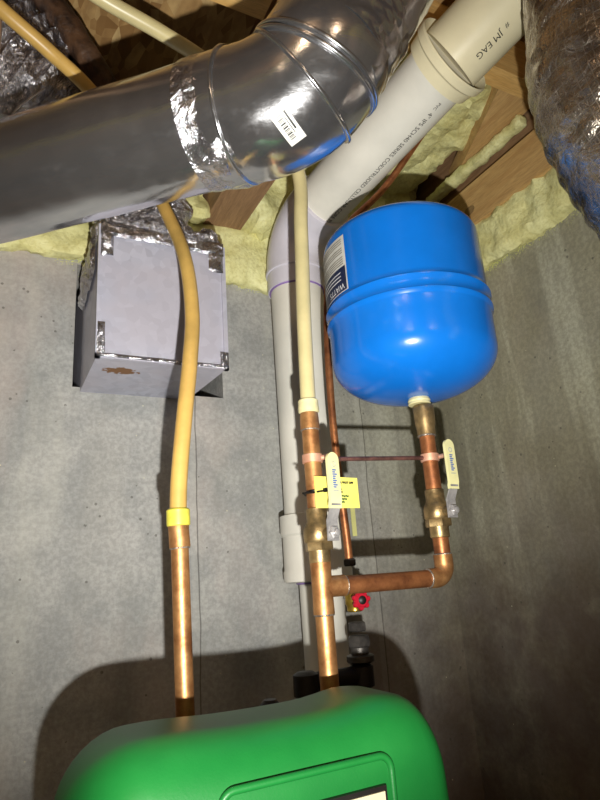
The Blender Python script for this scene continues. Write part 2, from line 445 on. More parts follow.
# ================================================================== ROUND DUCT
RD = .070
d0, d1 = W(-70, 204, .805), W(228, 121, .686)
dk = W(268, 110, .668)
e1 = W(300, 92, .660); e2 = W(320, 66, .655); d3 = W(404, -66, .715)
root = thing('round_duct', d1, 'shiny round sheet metal duct with an elbow crossing the top of the picture', 'duct')
dd = (d1-d0).normalized()
bm = tube(bmesh.new(), straight(d0, d1+dd*.01, 40), RD, 72, disp=lambda q, L, a: .0008*nz(q, 12)); pobj('straight_pipe', bm, 'sheet', root)
path = smoothpath([d1-dd*.005, d1.lerp(dk, .5), dk, e1, e2, e2+(d3-e2).normalized()*.012], 7)
bm = tube(bmesh.new(), path, RD*1.03, 72, disp=lambda q, L, a: .0008*nz(q, 14, 3)); pobj('elbow', bm, 'sheet', root)
ud = (d3-e2).normalized()
bm = tube(bmesh.new(), straight(e2-ud*.01, d3, 40), RD*1.0, 96, disp=lambda q, L, a: .0035*max(0, nz(q, 22, 5))); pobj('upper_pipe', bm, 'sheet', root)
def crumple(q, L, a): return .0012+.0042*abs(nz(q, 13, 7))
bm = tube(bmesh.new(), straight(d1-dd*.034, d1+dd*.028, 46), RD*1.0, 160, caps=False, disp=crumple); pobj('foil_tape', bm, 'tape', root)
bm = tube(bmesh.new(), straight(e2+ud*.012, e2+ud*.075, 30), RD*1.0, 140, caps=False, disp=lambda q, L, a: .001+.0035*abs(nz(q, 26, 11))); pobj('foil_tape', bm, 'sheet', root)
# gore seams and draw bands
pd = lambda i: (path[min(i+1, len(path)-1)]-path[max(i-1, 0)]).normalized()
pobj('seam_bead', ring(bmesh.new(), path[5], pd(5), RD*1.035, .0022, 72), 'sheet', root)
CA = lambda x, y, z: R @ V((x, y, z))
pobj('draw_band', ring(bmesh.new(), path[22], pd(22), RD*1.05, .0024, 80), 'sheet', root)
pobj('draw_band', ring(bmesh.new(), path[26], pd(26)+CA(-.1, .1, -.12), RD*1.055, .0024, 80), 'sheet', root)
pobj('draw_band', ring(bmesh.new(), path[26]-ud*.005, pd(26)+CA(-.1, .1, -.08), RD*1.05, .0022, 80), 'sheet', root)
# sticker with barcode on the elbow
def cyl_map(org, t, n0, r):
    t = t.normalized(); n0 = (n0-t*n0.dot(t)).normalized(); u0 = n0.cross(t)
    return lambda a, b: org+t*a+(n0*math.cos(b/r)+u0*math.sin(b/r))*r
si = 17; sc_ = path[si]; st_ = -pd(si)
_sp = W(289, 132, .60); sn = (_sp-sc_)
mp = cyl_map(sc_, (pd(si)), sn, RD*1.045)
_n0 = (sn-pd(si)*sn.dot(pd(si))).normalized(); _u0 = _n0.cross(pd(si))
def smap(off=0.):
    r = RD*1.045+off
    mm = cyl_map(sc_, pd(si), sn, r)
    c30, s30 = math.cos(math.radians(-78)), math.sin(math.radians(-78))
    return lambda a, b: mm(a*c30-b*s30+.0, a*s30+b*c30)
def patch(bm, mf, a0, a1, b0, b1, n=6):
    g = [[bm.verts.new(mf(a0+(a1-a0)*i/n, b0+(b1-b0)*j/n)) for j in range(n+1)] for i in range(n+1)]
    for i in range(n):
        for j in range(n): bm.faces.new((g[i][j], g[i+1][j], g[i+1][j+1], g[i][j+1]))
    return bm
stk = pobj('sticker', patch(bmesh.new(), smap(.0006), -.020, .020, -.0095, .0095), 'paper', root)
bm = bmesh.new(); x = -.014
while x < .013:
    w = random.choice((.0006, .001, .0016)); patch(bm, smap(.0011), x, x+w, -.0055, .0005, 2); x += w+random.choice((.0007, .0012))
patch(bm, smap(.0011), -.010, .009, .0022, .0030, 3); patch(bm, smap(.0011), -.015, .006, .0045, .0065, 4)
pobj('barcode', bm, 'black', stk)

# ================================================================== PVC VENT PIPE
RP = .0572
yb = -.095
p_low = on(318, 600, 1, yb); xl = -.415
P0 = V((xl, yb, 1.585)); P1 = V((xl-.003, yb, 2.12)); 
G0 = W(292, 188, 1.30); K = W(450, 60, 1.0); TOP = W(551, -47, .92)
root = thing('vent_pipe', V((xl, yb, 1.2)), 'large white plastic vent pipe with elbow and black printed lettering', 'pipe')
G0 = V((xl, yb-.004, 2.30))
seg1 = (K-G0).normalized()
el = arc_elbow(P1, G0, K, .10, 14)
pobj('lower_pipe', tube(bmesh.new(), straight((xl, yb, 1.56), el[0], 4), RP, 64), 'pvc', root)
pobj('elbow', tube(bmesh.new(), [el[0]-V((0, 0, .06))]+el+[el[-1]+seg1*.035], RP*1.10, 64), 'pvc_lilac', root)
o = pobj('primer_stain', ring(bmesh.new(), el[0]-V((0, 0, .0605)), (0, 0, 1), RP*1.02, .0022, 64), 'purple', root)
pobj('elbow_lip', lathe(bmesh.new(), [(RP*1.08, 0), (RP*1.15, .002), (RP*1.15, .009), (RP*1.1, .011)], el[0]-V((0, 0, .022)), (0, 0, 1), 64), 'pvc_lilac', root)
pobj('elbow_lip', lathe(bmesh.new(), [(RP*1.08, 0), (RP*1.14, .002), (RP*1.14, .008), (RP*1.08, .010)], el[-1]+seg1*.025, seg1, 64), 'pvc_lilac', root)
pobj('diagonal_pipe', tube(bmesh.new(), straight(el[-1], K, 4), RP, 64), 'pvc', root)
seg2 = (TOP-K).normalized()
pobj('coupling', lathe(bmesh.new(), [(RP*1.04, -.034), (RP*1.14, -.032), (RP*1.20, -.012), (RP*1.28, -.008), (RP*1.30, .004), (RP*1.26, .007), (RP*1.20, .002), (RP*1.07, -.006), (RP*.98, -.007)], K+seg2*.006, (seg2+(CAM-K).normalized()*.38), 72), 'pvc_cream', root)
pobj('upper_pipe', tube(bmesh.new(), straight(K, TOP, 4), RP*1.02, 64), 'pvc_cream', root)
# lower coupling and reducer
pobj('coupling', lathe(bmesh.new(), [(RP*1.02, 0), (RP*1.15, .002), (RP*1.16, .02), (RP*1.12, .024), (RP*1.12, .085), (RP*1.18, .089), (RP*1.18, .125), (RP*1.04, .127)], (xl, yb, 1.545), (0, 0, 1), 64), 'pvc', root)
pobj('primer_stain', ring(bmesh.new(), (xl+.005, yb, 1.544), (0, 0, 1), .045, .0028, 48), 'purple', root)
pobj('drop_pipe', tube(bmesh.new(), straight((xl+.012, yb, .05), (xl+.005, yb, 1.56), 4), .042, 48), 'pvc', root)
# printing along the diagonal pipe
td = -seg1
mid = G0.lerp(K, .5); n0 = CAM-mid; n0 = (n0-td*n0.dot(td)).normalized(); u0 = n0.cross(td)
def pmap(org, phi, r):
    n_ = n0*math.cos(phi)+u0*math.sin(phi)
    return cyl_map(org, td, n_, r)
bm = text_bm('4" IPS SCH40 SERIES COEXTRUDED CELLULAR CORE PIPE  NON-PRESSURE DWV', .0125, pmap(K-seg1*.062, .62, RP+.0006))
pobj('printing', bm, 'black', root)
pobj('printing', text_bm('PVC', .0085, pmap(K-seg1*.040, .62, RP+.0006)), 'black', root)
td2 = -seg2; m2 = K.lerp(TOP, .4); q0 = CAM-m2; q0 = (q0-td2*q0.dot(td2)).normalized(); w0 = q0.cross(td2)
qn = q0*math.cos(.42)+w0*math.sin(.42)
bm = text_bm('JM EAG', .0150, cyl_map(K+seg2*.074, td2, qn, RP*1.02+.0006))
pobj('printing', bm, 'black', root)
bm = text_bm('#', .011, cyl_map(K+seg2*.088, td2, qn, RP*1.02+.0006)); pobj('printing', bm, 'black', root)

# ================================================================== FLEXIBLE DUCTS AND HOSES AT THE CEILING
flex = smoothpath([V((-.745, -.105, 2.20)), V((-.755, -.12, 2.26)), V((-.84, -.18, 2.33)), W(20, 75, 1.0), W(-90, -10, .95)], 26)
def fl(q, L, a): return .006*math.sin(L*2*math.pi/.022)+.009*nz(q, 18, 4)+.004*nz(q, 55, 4)
bm = tube(bmesh.new(), flex, [.085]*20+[.085+.012*min(1, i/30) for i in range(len(flex)-20)], 90, disp=fl)
tag(link('flexible_duct', bm, 'foil'), 'crumpled silver foil flexible duct rising from the square duct to the upper left', 'flexible duct')
flex = smoothpath([W(590, -90, .84), W(603, 0, .80), W(612, 80, .77), W(648, 150, .74), W(720, 235, .70), W(830, 320, .58)], 26)
bm = tube(bmesh.new(), flex, .098, 90, disp=lambda q, L, a: .004*nz(q, 10, 9)+.0012*nz(q, 40, 2)+.0012*math.sin(L*2*math.pi/.03), uv=True)
tag(link('flexible_duct', bm, 'foil_mesh'), 'reinforced silver foil flexible duct hanging in the upper right corner', 'flexible duct')
hp = smoothpath([W(10, -40, .95), W(60, 15, .97), W(90, 62, .98), W(122, 115, 1.0), W(150, 170, 1.06)], 12)
bm = tube(bmesh.new(), hp, .022, 48, disp=lambda q, L, a: .003*nz(q, 30, 2))
tag(link('wrapped_hose', bm, 'hose'), 'dark brown wrapped hose beside the tan tube at the upper left', 'hose')
wire = smoothpath([W(8, 128, .9), W(14, 112, .9), W(28, 100, .9), W(45, 88, .9)], 6)
tag(link('wire', tube(bmesh.new(), wire, .0012, 8), 'steel'), 'thin curved wire sticking out against the foil duct at the left', 'wire')

# ================================================================== SQUARE DUCT BOOT
bx0, bx1, bz0, bz1, by = -.848, -.624, 1.921, 2.166, -.195
root = thing('square_duct', V((-.725, 0, bz0)), 'square galvanized duct box projecting from the wall with foil-taped edges', 'duct')
bm = bev(box(bmesh.new(), (bx0, by, bz0), (bx1, .12, bz1)), .002, 2)
for v in bm.verts:
    if v.co.y > -.02 and v.co.x > -.7: v.co.x -= .022
    if v.co.y > -.02: v.co.z -= 0.0
pobj('duct_body', bm, 'galv', root)
bm = bmesh.new()                                   # folded front flange
for a, b in (((bx0-.003, by-.004, bz0-.003), (bx1+.003, by+.004, bz0+.005)), ((bx1-.005, by-.004, bz0-.003), (bx1+.003, by+.004, bz1)), ((bx0-.003, by-.004, bz0-.003), (bx0+.005, by+.004, bz1))):
    box(bm, a, b)
pobj('flange', bev(bm, .0012, 1), 'galv', root)
def strip(a, b, wdt, nrm, seed, amp=.003, name='foil_tape'):
    a, b, nrm = V(a), V(b), V(nrm).normalized(); t = (b-a); L = t.length; t.normalize(); s = nrm.cross(t)
    nx, ny = max(4, int(L/.005)), max(3, int(wdt/.004)); bm = bmesh.new(); top = []
    for i in range(nx+1):
        row = []
        for j in range(ny+1):
            e = 1+.25*nz(a+t*L*i/nx, 25, seed+j//max(1, ny)*3)
            p = a+t*(L*i/nx)+s*(wdt*(j/ny-.5)*e)
            edge = min(i, nx-i, j, ny-j) > 0
            row.append(bm.verts.new(p+nrm*(.0008+(amp*(.5+abs(nz(p, 45, seed))) if edge else 0))))
        top.append(row)
    for i in range(nx):
        for j in range(ny): bm.faces.new((top[i][j], top[i+1][j], top[i+1][j+1], top[i][j+1]))
    return pobj(name, bm, 'tape', root)
fy = by-.004
strip((bx0, fy, bz1-.008), (bx1, fy, bz1-.008), .026, (0, -1, 0), 1, .005)
strip((bx1-.03, fy, bz1-.035), (bx1-.002, fy, bz1-.035), .045, (0, -1, 0), 2, .005)
strip((bx0+.001, fy, bz1-.036), (bx0+.022, fy, bz1-.036), .05, (0, -1, 0), 3, .005)
strip((bx0+.005, fy, bz0+.002), (bx0+.005, fy, bz0+.06), .012, (0, -1, 0), 4)
strip((bx1-.006, fy, bz0+.002), (bx1-.006, fy, bz0+.03), .016, (0, -1, 0), 5, .005)
strip((bx0, fy, bz0+.002), (bx1, fy, bz0+.002), .006, (0, -1, 0), 6, .002)
strip((bx0-.003, -.17, bz1-.04), (bx0-.003, -.02, bz1-.05), .07, (-1, 0, 0), 7, .008)
bm = slab((bx0+.004, by+.004, bz1), (bx1-.004, -.01, bz1+.035), .006, .012, 30, 21, 'foil', 'foil_wrap', round_=.015)
bm.parent = root; bm.data.transform(Matrix.Translation(-root.location))

# ================================================================== LEFT WATER LINE
yl = -.42
root = thing('water_line', Y(185, 703, yl), 'yellowed plastic tube joined to a vertical copper pipe at the left of the picture', 'pipe')
top = Y(163, 205, -.30)
up = [W(-40, -32, .80), W(0, 8, .82), W(50, 52, .86), W(95, 96, .90)]
pth = smoothpath(up+[Y(140, 160, -.27), top, Y(184, 255, -.36), Y(192, 310, -.39), Y(190, 360, -.41), Y(184, 420, yl), Y(179, 480, yl), Y(178, 520, yl)], 10)
RT = .0105
k = next(i for i, p in enumerate(pth) if i > 40 and p.z < 2.0) if False else 0
pobj('plastic_tube', tube(bmesh.new(), pth, RT, 28), 'pex_y', root)
c0, c1, c2, c3 = Y(178, 511, yl), Y(178.5, 527, yl), Y(180, 548, yl), Y(186, 740, yl)
ax = (c0-c1).normalized()
pobj('fitting_ring', lathe(bmesh.new(), [(.0115, 0), (.0142, .002), (.0145, .006), (.0142, .016), (.0145, .020), (.0125, .022)], c1, ax, 36), 'ring_y', root)
pobj('copper_coupling', lathe(bmesh.new(), [(.0115, 0), (.0128, .001), (.0124, .02), (.0128, .026), (.0118, .030)], c2, (c1-c2), 36), 'copper', root)
pobj('solder_joint', ring(bmesh.new(), c2, (c1-c2), .0112, .0013, 36), 'solder', root)
pobj('copper_pipe', tube(bmesh.new(), straight(c3, c2.lerp(c1, .3), 6), .0107, 36), 'copper', root)

# ================================================================== CENTRE WATER PIPING
yr = -.44; rc = .0118
rx = (Y(328, 680, yr).x+Y(312, 440, yr).x)/2
tx = Y(438, 520, yr).x
zt = (Y(330, 587, yr).z+Y(440, 577, yr).z)/2
root = thing('water_piping', V((rx, yr, 1.2)), 'copper riser with tee and horizontal branch leading to the blue tank', 'pipe')
print('riser', rx, tx, zt)
def at(x, px_y): # height on the vertical at x seen at image row px_y
    lo, hi = .5, 2.6
    for _ in range(40):
        m = (lo+hi)/2; c = R.transposed()@(V((x, yr, m))-CAM)
        if 400+F*c.y/c.z*1. < px_y: hi = m
        else: lo = m
    return (lo+hi)/2
zr = lambda q: at(rx, q)
zk = lambda q: at(tx, q)
z_ring = zr(408)
pt = smoothpath([W(70, -24, .80), W(104, 0, .82), W(160, 32, .86), W(212, 66, .91), W(262, 112, .97), Y(297, 168, yr), Y(301, 230, yr), Y(304, 320, yr), V((rx, yr, z_ring))], 10)
pobj('plastic_tube', tube(bmesh.new(), pt, .0108, 28), 'pex_w', root)
pobj('fitting_ring', lathe(bmesh.new(), [(.0120, 0), (.0145, .002), (.0148, .007), (.0142, .011), (.0142, .018), (.0125, .020)], (rx, yr, z_ring-.008), (0, 0, 1), 36), 'ring_w', root)
pobj('copper_coupling', lathe(bmesh.new(), [(.0125, 0), (.0135, .001), (.0131, .018), (.0125, .024)], (rx, yr, z_ring-.032), (0, 0, 1), 36), 'copper', root)
pobj('solder_joint', ring(bmesh.new(), (rx, yr, z_ring-.032), (0, 0, 1), .0118, .0014, 36), 'solder', root)
zv1 = zr(535); zv2 = zk(513)
pobj('copper_riser', tube(bmesh.new(), straight((rx, yr, zv1+.02), (rx, yr, z_ring-.025), 5), rc, 36), 'copper', root)
pobj('copper_riser', tube(bmesh.new(), straight((rx, yr, 1.22), (rx, yr, zv1-.02), 8), rc, 36), 'copper', root)
bm = lathe(bmesh.new(), [(rc, -.034), (.0138, -.033), (.0134, -.015), (.0134, .015), (.0138, .033), (rc, .034)], (rx, yr, zt), (0, 0, 1), 36)
lathe(bm, [(.0134, 0), (.0134, .028), (.0138, .032), (rc, .033)], (rx, yr, zt), (1, 0, 0), 36)
pobj('tee_fitting', bm, 'copper', root)
for p_, a_ in (((rx, yr, zt-.034), (0, 0, 1)), ((rx, yr, zt+.034), (0, 0, 1)), ((rx+.033, yr, zt), (1, 0, 0))):
    pobj('solder_joint', ring(bmesh.new(), p_, a_, .0122, .0014, 36), 'solder', root)
pobj('branch_pipe', tube(bmesh.new(), straight((rx+.025, yr, zt), (tx-.02, yr, zt), 5), rc, 36), 'copper_dk', root)
ep = arc_elbow((tx-.1, yr, zt), (tx, yr, zt), (tx, yr, zt+.1), .018, 12)
pobj('elbow_fitting', tube(bmesh.new(), [ep[0]-V((.014, 0, 0))]+ep+[ep[-1]+V((0, 0, .014))], .0136, 36), 'copper', root)
pobj('solder_joint', ring(bmesh.new(), ep[0]-V((.014, 0, 0)), (1, 0, 0), .0124, .0014, 36), 'solder', root)
pobj('solder_joint', ring(bmesh.new(), ep[-1]+V((0, 0, .014)), (0, 0, 1), .0124, .0014, 36), 'solder', root)
zn = zk(402)
pobj('tank_pipe', tube(bmesh.new(), straight((tx, yr, ep[-1].z), (tx, yr, zv2-.02), 4), rc, 36), 'copper_dk', root)
pobj('tank_pipe', tube(bmesh.new(), straight((tx, yr, zv2+.02), (tx, yr, zk(428)), 4), rc, 36), 'copper_dk', root)
bm = lathe(bmesh.new(), [(.0120, 0), (.0140, .001), (.0142, .012), (.0156, .018), (.0162, .038), (.0162, .046), (.0150, .048)], (tx, yr, zk(436)), (0, 0, 1), 36)
pobj('tank_adapter', bm, 'brass', root)
pobj('solder_joint', ring(bmesh.new(), (tx, yr, zk(436)), (0, 0, 1), .0124, .0018, 36), 'solder', root)

def ball_valve(loc, rz, label):
    r = thing('ball_valve', loc, label, 'valve', 'yellow-handled ball valves', rz); r['_asis'] = 1
    bm = lathe(bmesh.new(), [(.0125, -.036), (.0142, -.035), (.0142, -.022), (.0150, -.020), (.0150, -.018)], seg=36)
    lathe(bm, [(.0188, -.020), (.0194, -.018), (.0194, -.010), (.0188, -.009)], hexa=True)
    lathe(bm, [(.0172, -.010), (.0195, -.007), (.0195, .006), (.0178, .012), (.0142, .017), (.0142, .034), (.0125, .035)], seg=36)
    lathe(bm, [(.0085, 0), (.0085, .020), (.0075, .023)], (0, -.008, 0), (0, -1, 0), 20)
    link('valve_body', bm, 'brass', r)
    lever = [(-.028, -.010), (-.028, .016), (-.0375, .034), (-.0375, .044)]
    def plate(pts, w0, w1, th, roundend=None, bm=None):
        bm = bm or bmesh.new(); L = [];n = len(pts)
        for i, (y, z) in enumerate(pts):
            w = (w0+(w1-w0)*i/(n-1))/2
            if roundend: w = roundend(i, n)
            L.append([bm.verts.new((sx*w, y+dy, z)) for sx, dy in ((-1, 0), (1, 0), (1, -th), (-1, -th))])
        for A, B in zip(L, L[1:]):
            for k in range(4): bm.faces.new((A[k], A[(k+1) % 4], B[(k+1) % 4], B[k]))
        bm.faces.new(L[0][::-1]); bm.faces.new(L[-1]); return bev(bm, .0005, 1, 50)
    h = link('handle', plate(lever, .0185, .0150, .0025), 'steel', r)
    gz0, gz1 = .030, .103; nn = 22
    gp = [(-.0370 if i > 1 else -.0355, gz0+(gz1-gz0)*math.sin(math.pi/2*i/nn)) for i in range(nn+1)]
    def wd(i, n):
        z = gz1-gp[i][1]; R1 = .0098
        return R1*math.sqrt(max(.0004, 1-((R1-z)/R1)**2)) if z < R1 else R1
    g = link('grip', plate(gp, 0, 0, .0042, wd), 'grip', h)
    bm = bmesh.new(); random.seed(8)
    for i in range(9):                      # faded blue printing, too small to read
        z = .056+i*.0028; box(bm, (-.0034, -.0417, z), (random.uniform(.001, .0042), -.0414, z+.0017))
    box(bm, (-.005, -.0417, .052), (.005, -.0414, .0525))
    ring(bm, (0, -.0415, .087), (0, 1, 0), .0032, .0003, 16, 4)
    link('print', bm, 'blueink', g)
    bm = lathe(bmesh.new(), [(.0088, 0), (.0088, .005), (.007, .0065)], (0, -.029, 0), (0, -1, 0), hexa=True)
    lathe(bm, [(.0045, 0), (.0045, .010), (.003, .011)], (0, -.029, 0), (0, -1, 0), 16)
    link('handle_nut', bm, 'steel', h)
    return r
ball_valve((rx, yr, zv1), math.radians(12), 'brass ball valve with cream-yellow lever on the left riser behind the yellow tag')
ball_valve((tx, yr, zv2), math.radians(8), 'brass ball valve with cream-yellow lever under the blue tank')

# support rod with two clamps
zrod = zr(459)
root = thing('support_rod', V((rx, yr, zrod)), 'thin reddish-brown rod clamped between the two upright copper pipes', 'rod')
pobj('rod', tube(bmesh.new(), straight((rx+.010, yr-.0, zrod), (tx-.006, yr, zk(458)), 3), .0032, 16), 'rod', root)
for x, z in ((rx, zrod), (tx, zk(458))):
    bm = lathe(bmesh.new(), [(rc, -.006), (rc+.0022, -.0055), (rc+.0022, .0055), (rc, .006)], (x, yr, z), (.0, .0, 1), 36)
    lathe(bm, [(.0036, 0), (.0036, .010), (.0024, .012)], (x+rc*.7, yr-.009, z), (1, -.3, .2), 14)
    pobj('pipe_clamp', bm, 'copper_br', root)

# yellow tag on zip tie
ty = yr-.0155
tl, tr_ = Y(314, 476, ty), Y(357, 478, ty); bl, br_ = Y(316, 508, ty), Y(360, 508, ty)
root = thing('paper_tag', tl, 'yellow paper tag tied to the riser behind the valve lever', 'tag')
nt = (tr_-tl).cross(tl-bl).normalized()
if nt.y > 0: nt = -nt
bm = bmesh.new(); A = [bm.verts.new(p) for p in (bl, br_, tr_, tl)]; B = [bm.verts.new(p-nt*.0006) for p in (bl, br_, tr_, tl)]
bm.faces.new(A); bm.faces.new(B[::-1])
for i in range(4): bm.faces.new((A[i], A[(i+1) % 4], B[(i+1) % 4], B[i]))
card = pobj('card', bm, 'yellowtag', root, smooth=False)
eu = (tr_-tl).normalized(); ev = (tl-bl).normalized()
tm = lambda ox, oy: (lambda a, b: tl+eu*(ox+a)-ev*oy+ev*b+nt*.0005)
bm = text_bm('WATER SHUT OFF', .0038, tm(.0285, .0085), bold=.00035)
for i, (o_, w_) in enumerate(((.011, .018),)): patch(bm, tm(.024, o_), 0, w_, 0, .0006, 2)
text_bm('G', .0085, tm(.036, .0215), bm, bold=.0003)
pobj('lettering', bm, 'black', card, smooth=False)
bm = bmesh.new()
for oy, ln in ((.0255, .020), (.0295, .017), (.0335, .013), (.0145, .006)):
    pts = [tl+eu*(.031+ln*i/24)-ev*(oy+.0010*math.sin(i*2.1)+.0004*math.sin(i*.9))+nt*.0006 for i in range(25)]
    tube(bm, pts, .0009, 5)
pobj('handwriting', bm, 'greenink', card)
za = Y(318, 493, yr).z
bm = ring(bmesh.new(), (rx, yr, za), (0, .12, 1), rc+.0022, .0016, 32, 6); lathe(bm, [(.0028, 0), (.003, .004), (.002, .006)], V((rx+.004, yr-.017, za+.001)), (1, 0, .1), 10)
tube(bm, straight(V((rx-.006, yr-.014, za-.001)), V((rx-.027, yr-.016, za-.003)), 4), .0014, 8)
tube(bm, straight(V((rx-.006, yr-.0165, za-.001)), V((rx+.008, yr-.0165, za+.001)), 4), .0013, 8)
pobj('zip_tie', bm, 'ziptie', root)
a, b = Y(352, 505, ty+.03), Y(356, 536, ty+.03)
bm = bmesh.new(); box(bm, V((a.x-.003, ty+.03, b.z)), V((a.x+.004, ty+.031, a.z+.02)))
M['tag_shaded'] = simple('shaded_card', (150, 148, 92), .6, 0, .05)  # card yellow dulled, painting in the shadow this strip hangs in
pobj('card', bm, 'tag_shaded', root, smooth=False)

# ================================================================== EXPANSION TANK
RT_ = .1295
tz = zk(399)
TX = tx-.006; root = thing('expansion_tank', V((TX, yr, tz)), 'blue steel expansion tank standing upside down on the copper pipe', 'tank')
H0 = .068; HS = .130; HT = .258
prof = [(.0, .002), (.014, .0)]
for i in range(1, 15):
    a = math.pi/2*i/14; prof.append((.014+(RT_-.014)*math.sin(a)**.92, H0*(1-math.cos(a))))
prof += [(RT_, H0+.03), (RT_, HS-.012), (RT_+.0008, HS-.009), (RT_+.0030, HS-.006), (RT_+.0034, HS-.003), (RT_+.0010, HS), (RT_+.0008, HS+.012), (RT_+.0030, HS+.016), (RT_+.0034, HS+.019), (RT_+.0005, HS+.023), (RT_-.001, HS+.03), (RT_-.001, HT)]
for i in range(1, 11):
    a = math.pi/2*i/10; prof.append((RT_-.001-.030*(1-math.cos(a)), HT+.024*math.sin(a)))
prof += [(.06, HT+.034), (.0, HT+.040)]
pobj('tank_shell', lathe(bmesh.new(), prof, (TX, yr, tz), (0, 0, 1), 128), 'blue', root)
pobj('nipple', lathe(bmesh.new(), [(.0165, 0), (.0175, .001), (.0165, .004), (.0175, .006), (.0165, .009), (.0150, .012)], (TX, yr, tz-.010), (0, 0, 1), 32), 'ring_w', root)
vt = V((CAM.x-TX, CAM.y-yr, 0)).normalized(); base = math.atan2(vt.y, vt.x)
def lab(a0, a1, z0, z1, mat, name, par, off, bm=None, n=10):
    bm2 = bm or bmesh.new()
    lp = lambda a, b: V((TX+(RT_+off)*math.cos(base+math.radians(a)), yr+(RT_+off)*math.sin(base+math.radians(a)), b))
    patch(bm2, lp, a0, a1, z0, z1, n)
    return None if bm else pobj(name, bm2, mat, par)
zb, zm, zt2 = tz+HS+.027, tz+HS+.068, tz+HS+.120
L1 = lab(-92, -39, zb, zt2, 'paper', 'tank_label', root, .0004)
lab(-91, -40, zb+.001, zm, 'navy', 'label_panel', L1, .0009)
bm = bmesh.new()
for i in range(12):
    if i in (4, 8): continue
    lab(-90, -41.5, zm+.0035+i*.0038, zm+.0055+i*.0038, None, None, None, .0009, bm, 6)
pobj('fine_print', bm, 'greytext', L1)
bm = bmesh.new()
for i in range(3): lab(-84+3*i, -45, zm-.009-i*.006, zm-.0075-i*.006, None, None, None, .0013, bm, 6)
rr = RT_+.0014
text_bm('WATTS', .0135, lambda a, b: V((TX+rr*math.cos(base+math.radians(-42)-a/rr), yr+rr*math.sin(base+math.radians(-42)-a/rr), zb+.013-b)), bm)
pobj('label_lettering', bm, 'white', L1)

# ================================================================== THIN COPPER LINE WITH RED-HANDLED VALVE
yg = -.29
root = thing('copper_line', Y(350, 558, yg), 'thin copper tube running down behind the tank to a red-handled valve', 'pipe')
cp = smoothpath([W(448, 96, 1.17), W(425, 130, 1.17), W(385, 187, 1.17), W(347, 226, 1.15), W(331, 262, 1.12), Y(327, 320, yg), Y(331, 400, yg), Y(338, 470, yg), Y(347, 540, yg), Y(349, 560, yg)], 9)
pobj('copper_tube', tube(bmesh.new(), cp, .0066, 20), 'copper_dk', root)
vb = Y(350, 566, yg); gx = vb.x
hz = lambda q: Y(352, q, yg).z
bm = lathe(bmesh.new(), [(.009, 0), (.011, .002), (.011, .010), (.008, .012)], (gx, yg, hz(566)), (0, 0, 1), hexa=True)
pobj('flare_nut', bm, 'iron', root)
bm = lathe(bmesh.new(), [(.0105, 0), (.0125, .002), (.0125, .009), (.0145, .012), (.0145, .034), (.012, .038), (.012, .052), (.010, .056)], (gx+.002, yg, hz(612)), (0, 0, 1), 24)
pobj('valve_body', bm, 'brass_br', root)
hc = Y(361, 600, yg-.03)
bm = lathe(bmesh.new(), [(.006, 0), (.006, .022)], (gx+.002, yg, hc.z), (hc-V((gx+.002, yg, hc.z))), 14); pobj('valve_stem', bm, 'brass_br', root)
bm = bmesh.new(); hd = (hc-V((gx, yg, hc.z))).normalized()
lathe(bm, [(.010, 0), (.0125, .002), (.0125, .006), (.0095, .009)], hc-hd*.004, hd, 24)
for k in range(7):
    q = V((0, 0, 1)).rotation_difference(hd); a = 2*math.pi*k/7
    lathe(bm, [(.0030, 0), (.0042, .002), (.0042, .006), (.003, .008)], hc-hd*.004+q@V((.0115*math.cos(a), .0115*math.sin(a), 0)), hd, 12)
hn = pobj('valve_handle', bm, 'red', root)
pobj('handle_cap', lathe(bmesh.new(), [(.0065, 0), (.0065, .003), (.004, .005), (.0, .0055)], hc+hd*.003, hd, 16), 'darkrim', hn)
bm = lathe(bmesh.new(), [(.013, 0), (.0150, .002), (.0150, .012), (.013, .014)], (gx+.003, yg, hz(632)), (0, 0, 1), hexa=True)
lathe(bm, [(.0165, 0), (.0185, .002), (.0185, .014), (.016, .017)], (gx+.004, yg, hz(648)), (0, 0, 1), hexa=True)
lathe(bm, [(.014, 0), (.014, .02)], (gx+.004, yg, hz(655)), (0, 0, 1), 24)
lathe(bm, [(.018, 0), (.0215, .002), (.0215, .010), (.018, .012)], (gx+.004, yg, hz(664)), (0, 0, 1), 24)
pobj('union_fitting', bm, 'iron', root)

# black pipework behind the hood
zq = hz(676)
root = thing('black_fittings', V((gx, yg, 1.2)), 'black pipe fittings in shadow behind the green hood under the red valve', 'pipe fitting')
xa = Y(305, 670, yg).x; xb = gx+.004
pobj('cross_pipe', tube(bmesh.new(), straight((xa, yg, zq), (xb, yg, zq), 3), .0135, 28), 'blackpipe', root)
for x in (xa, xb):
    bm = tube(bmesh.new(), straight((x, yg, 1.21), (x, yg, zq), 3), .0125, 28)
    lathe(bm, [(.015, 0), (.0185, .002), (.0185, .030), (.012, .034)], (x, yg, zq-.018), (0, 0, 1), 28)
    lathe(bm, [(.015, 0), (.0175, .002), (.0175, .020), (.015, .022)], (x, yg, zq-.06), (0, 0, 1), 28)
    pobj('drop_pipe', bm, 'blackpipe', root)
bb = Y(270, 704, -.40)
o = link('pipe_stub', lathe(bmesh.new(), [(.010, 0), (.012, .003), (.012, .20), (.008, .205)], (bb.x, -.40, bb.z-.2), (0, 0, 1), 20), 'blackpipe')
tag(o, 'small black pipe stub between the two copper pipes just above the hood', 'pipe')

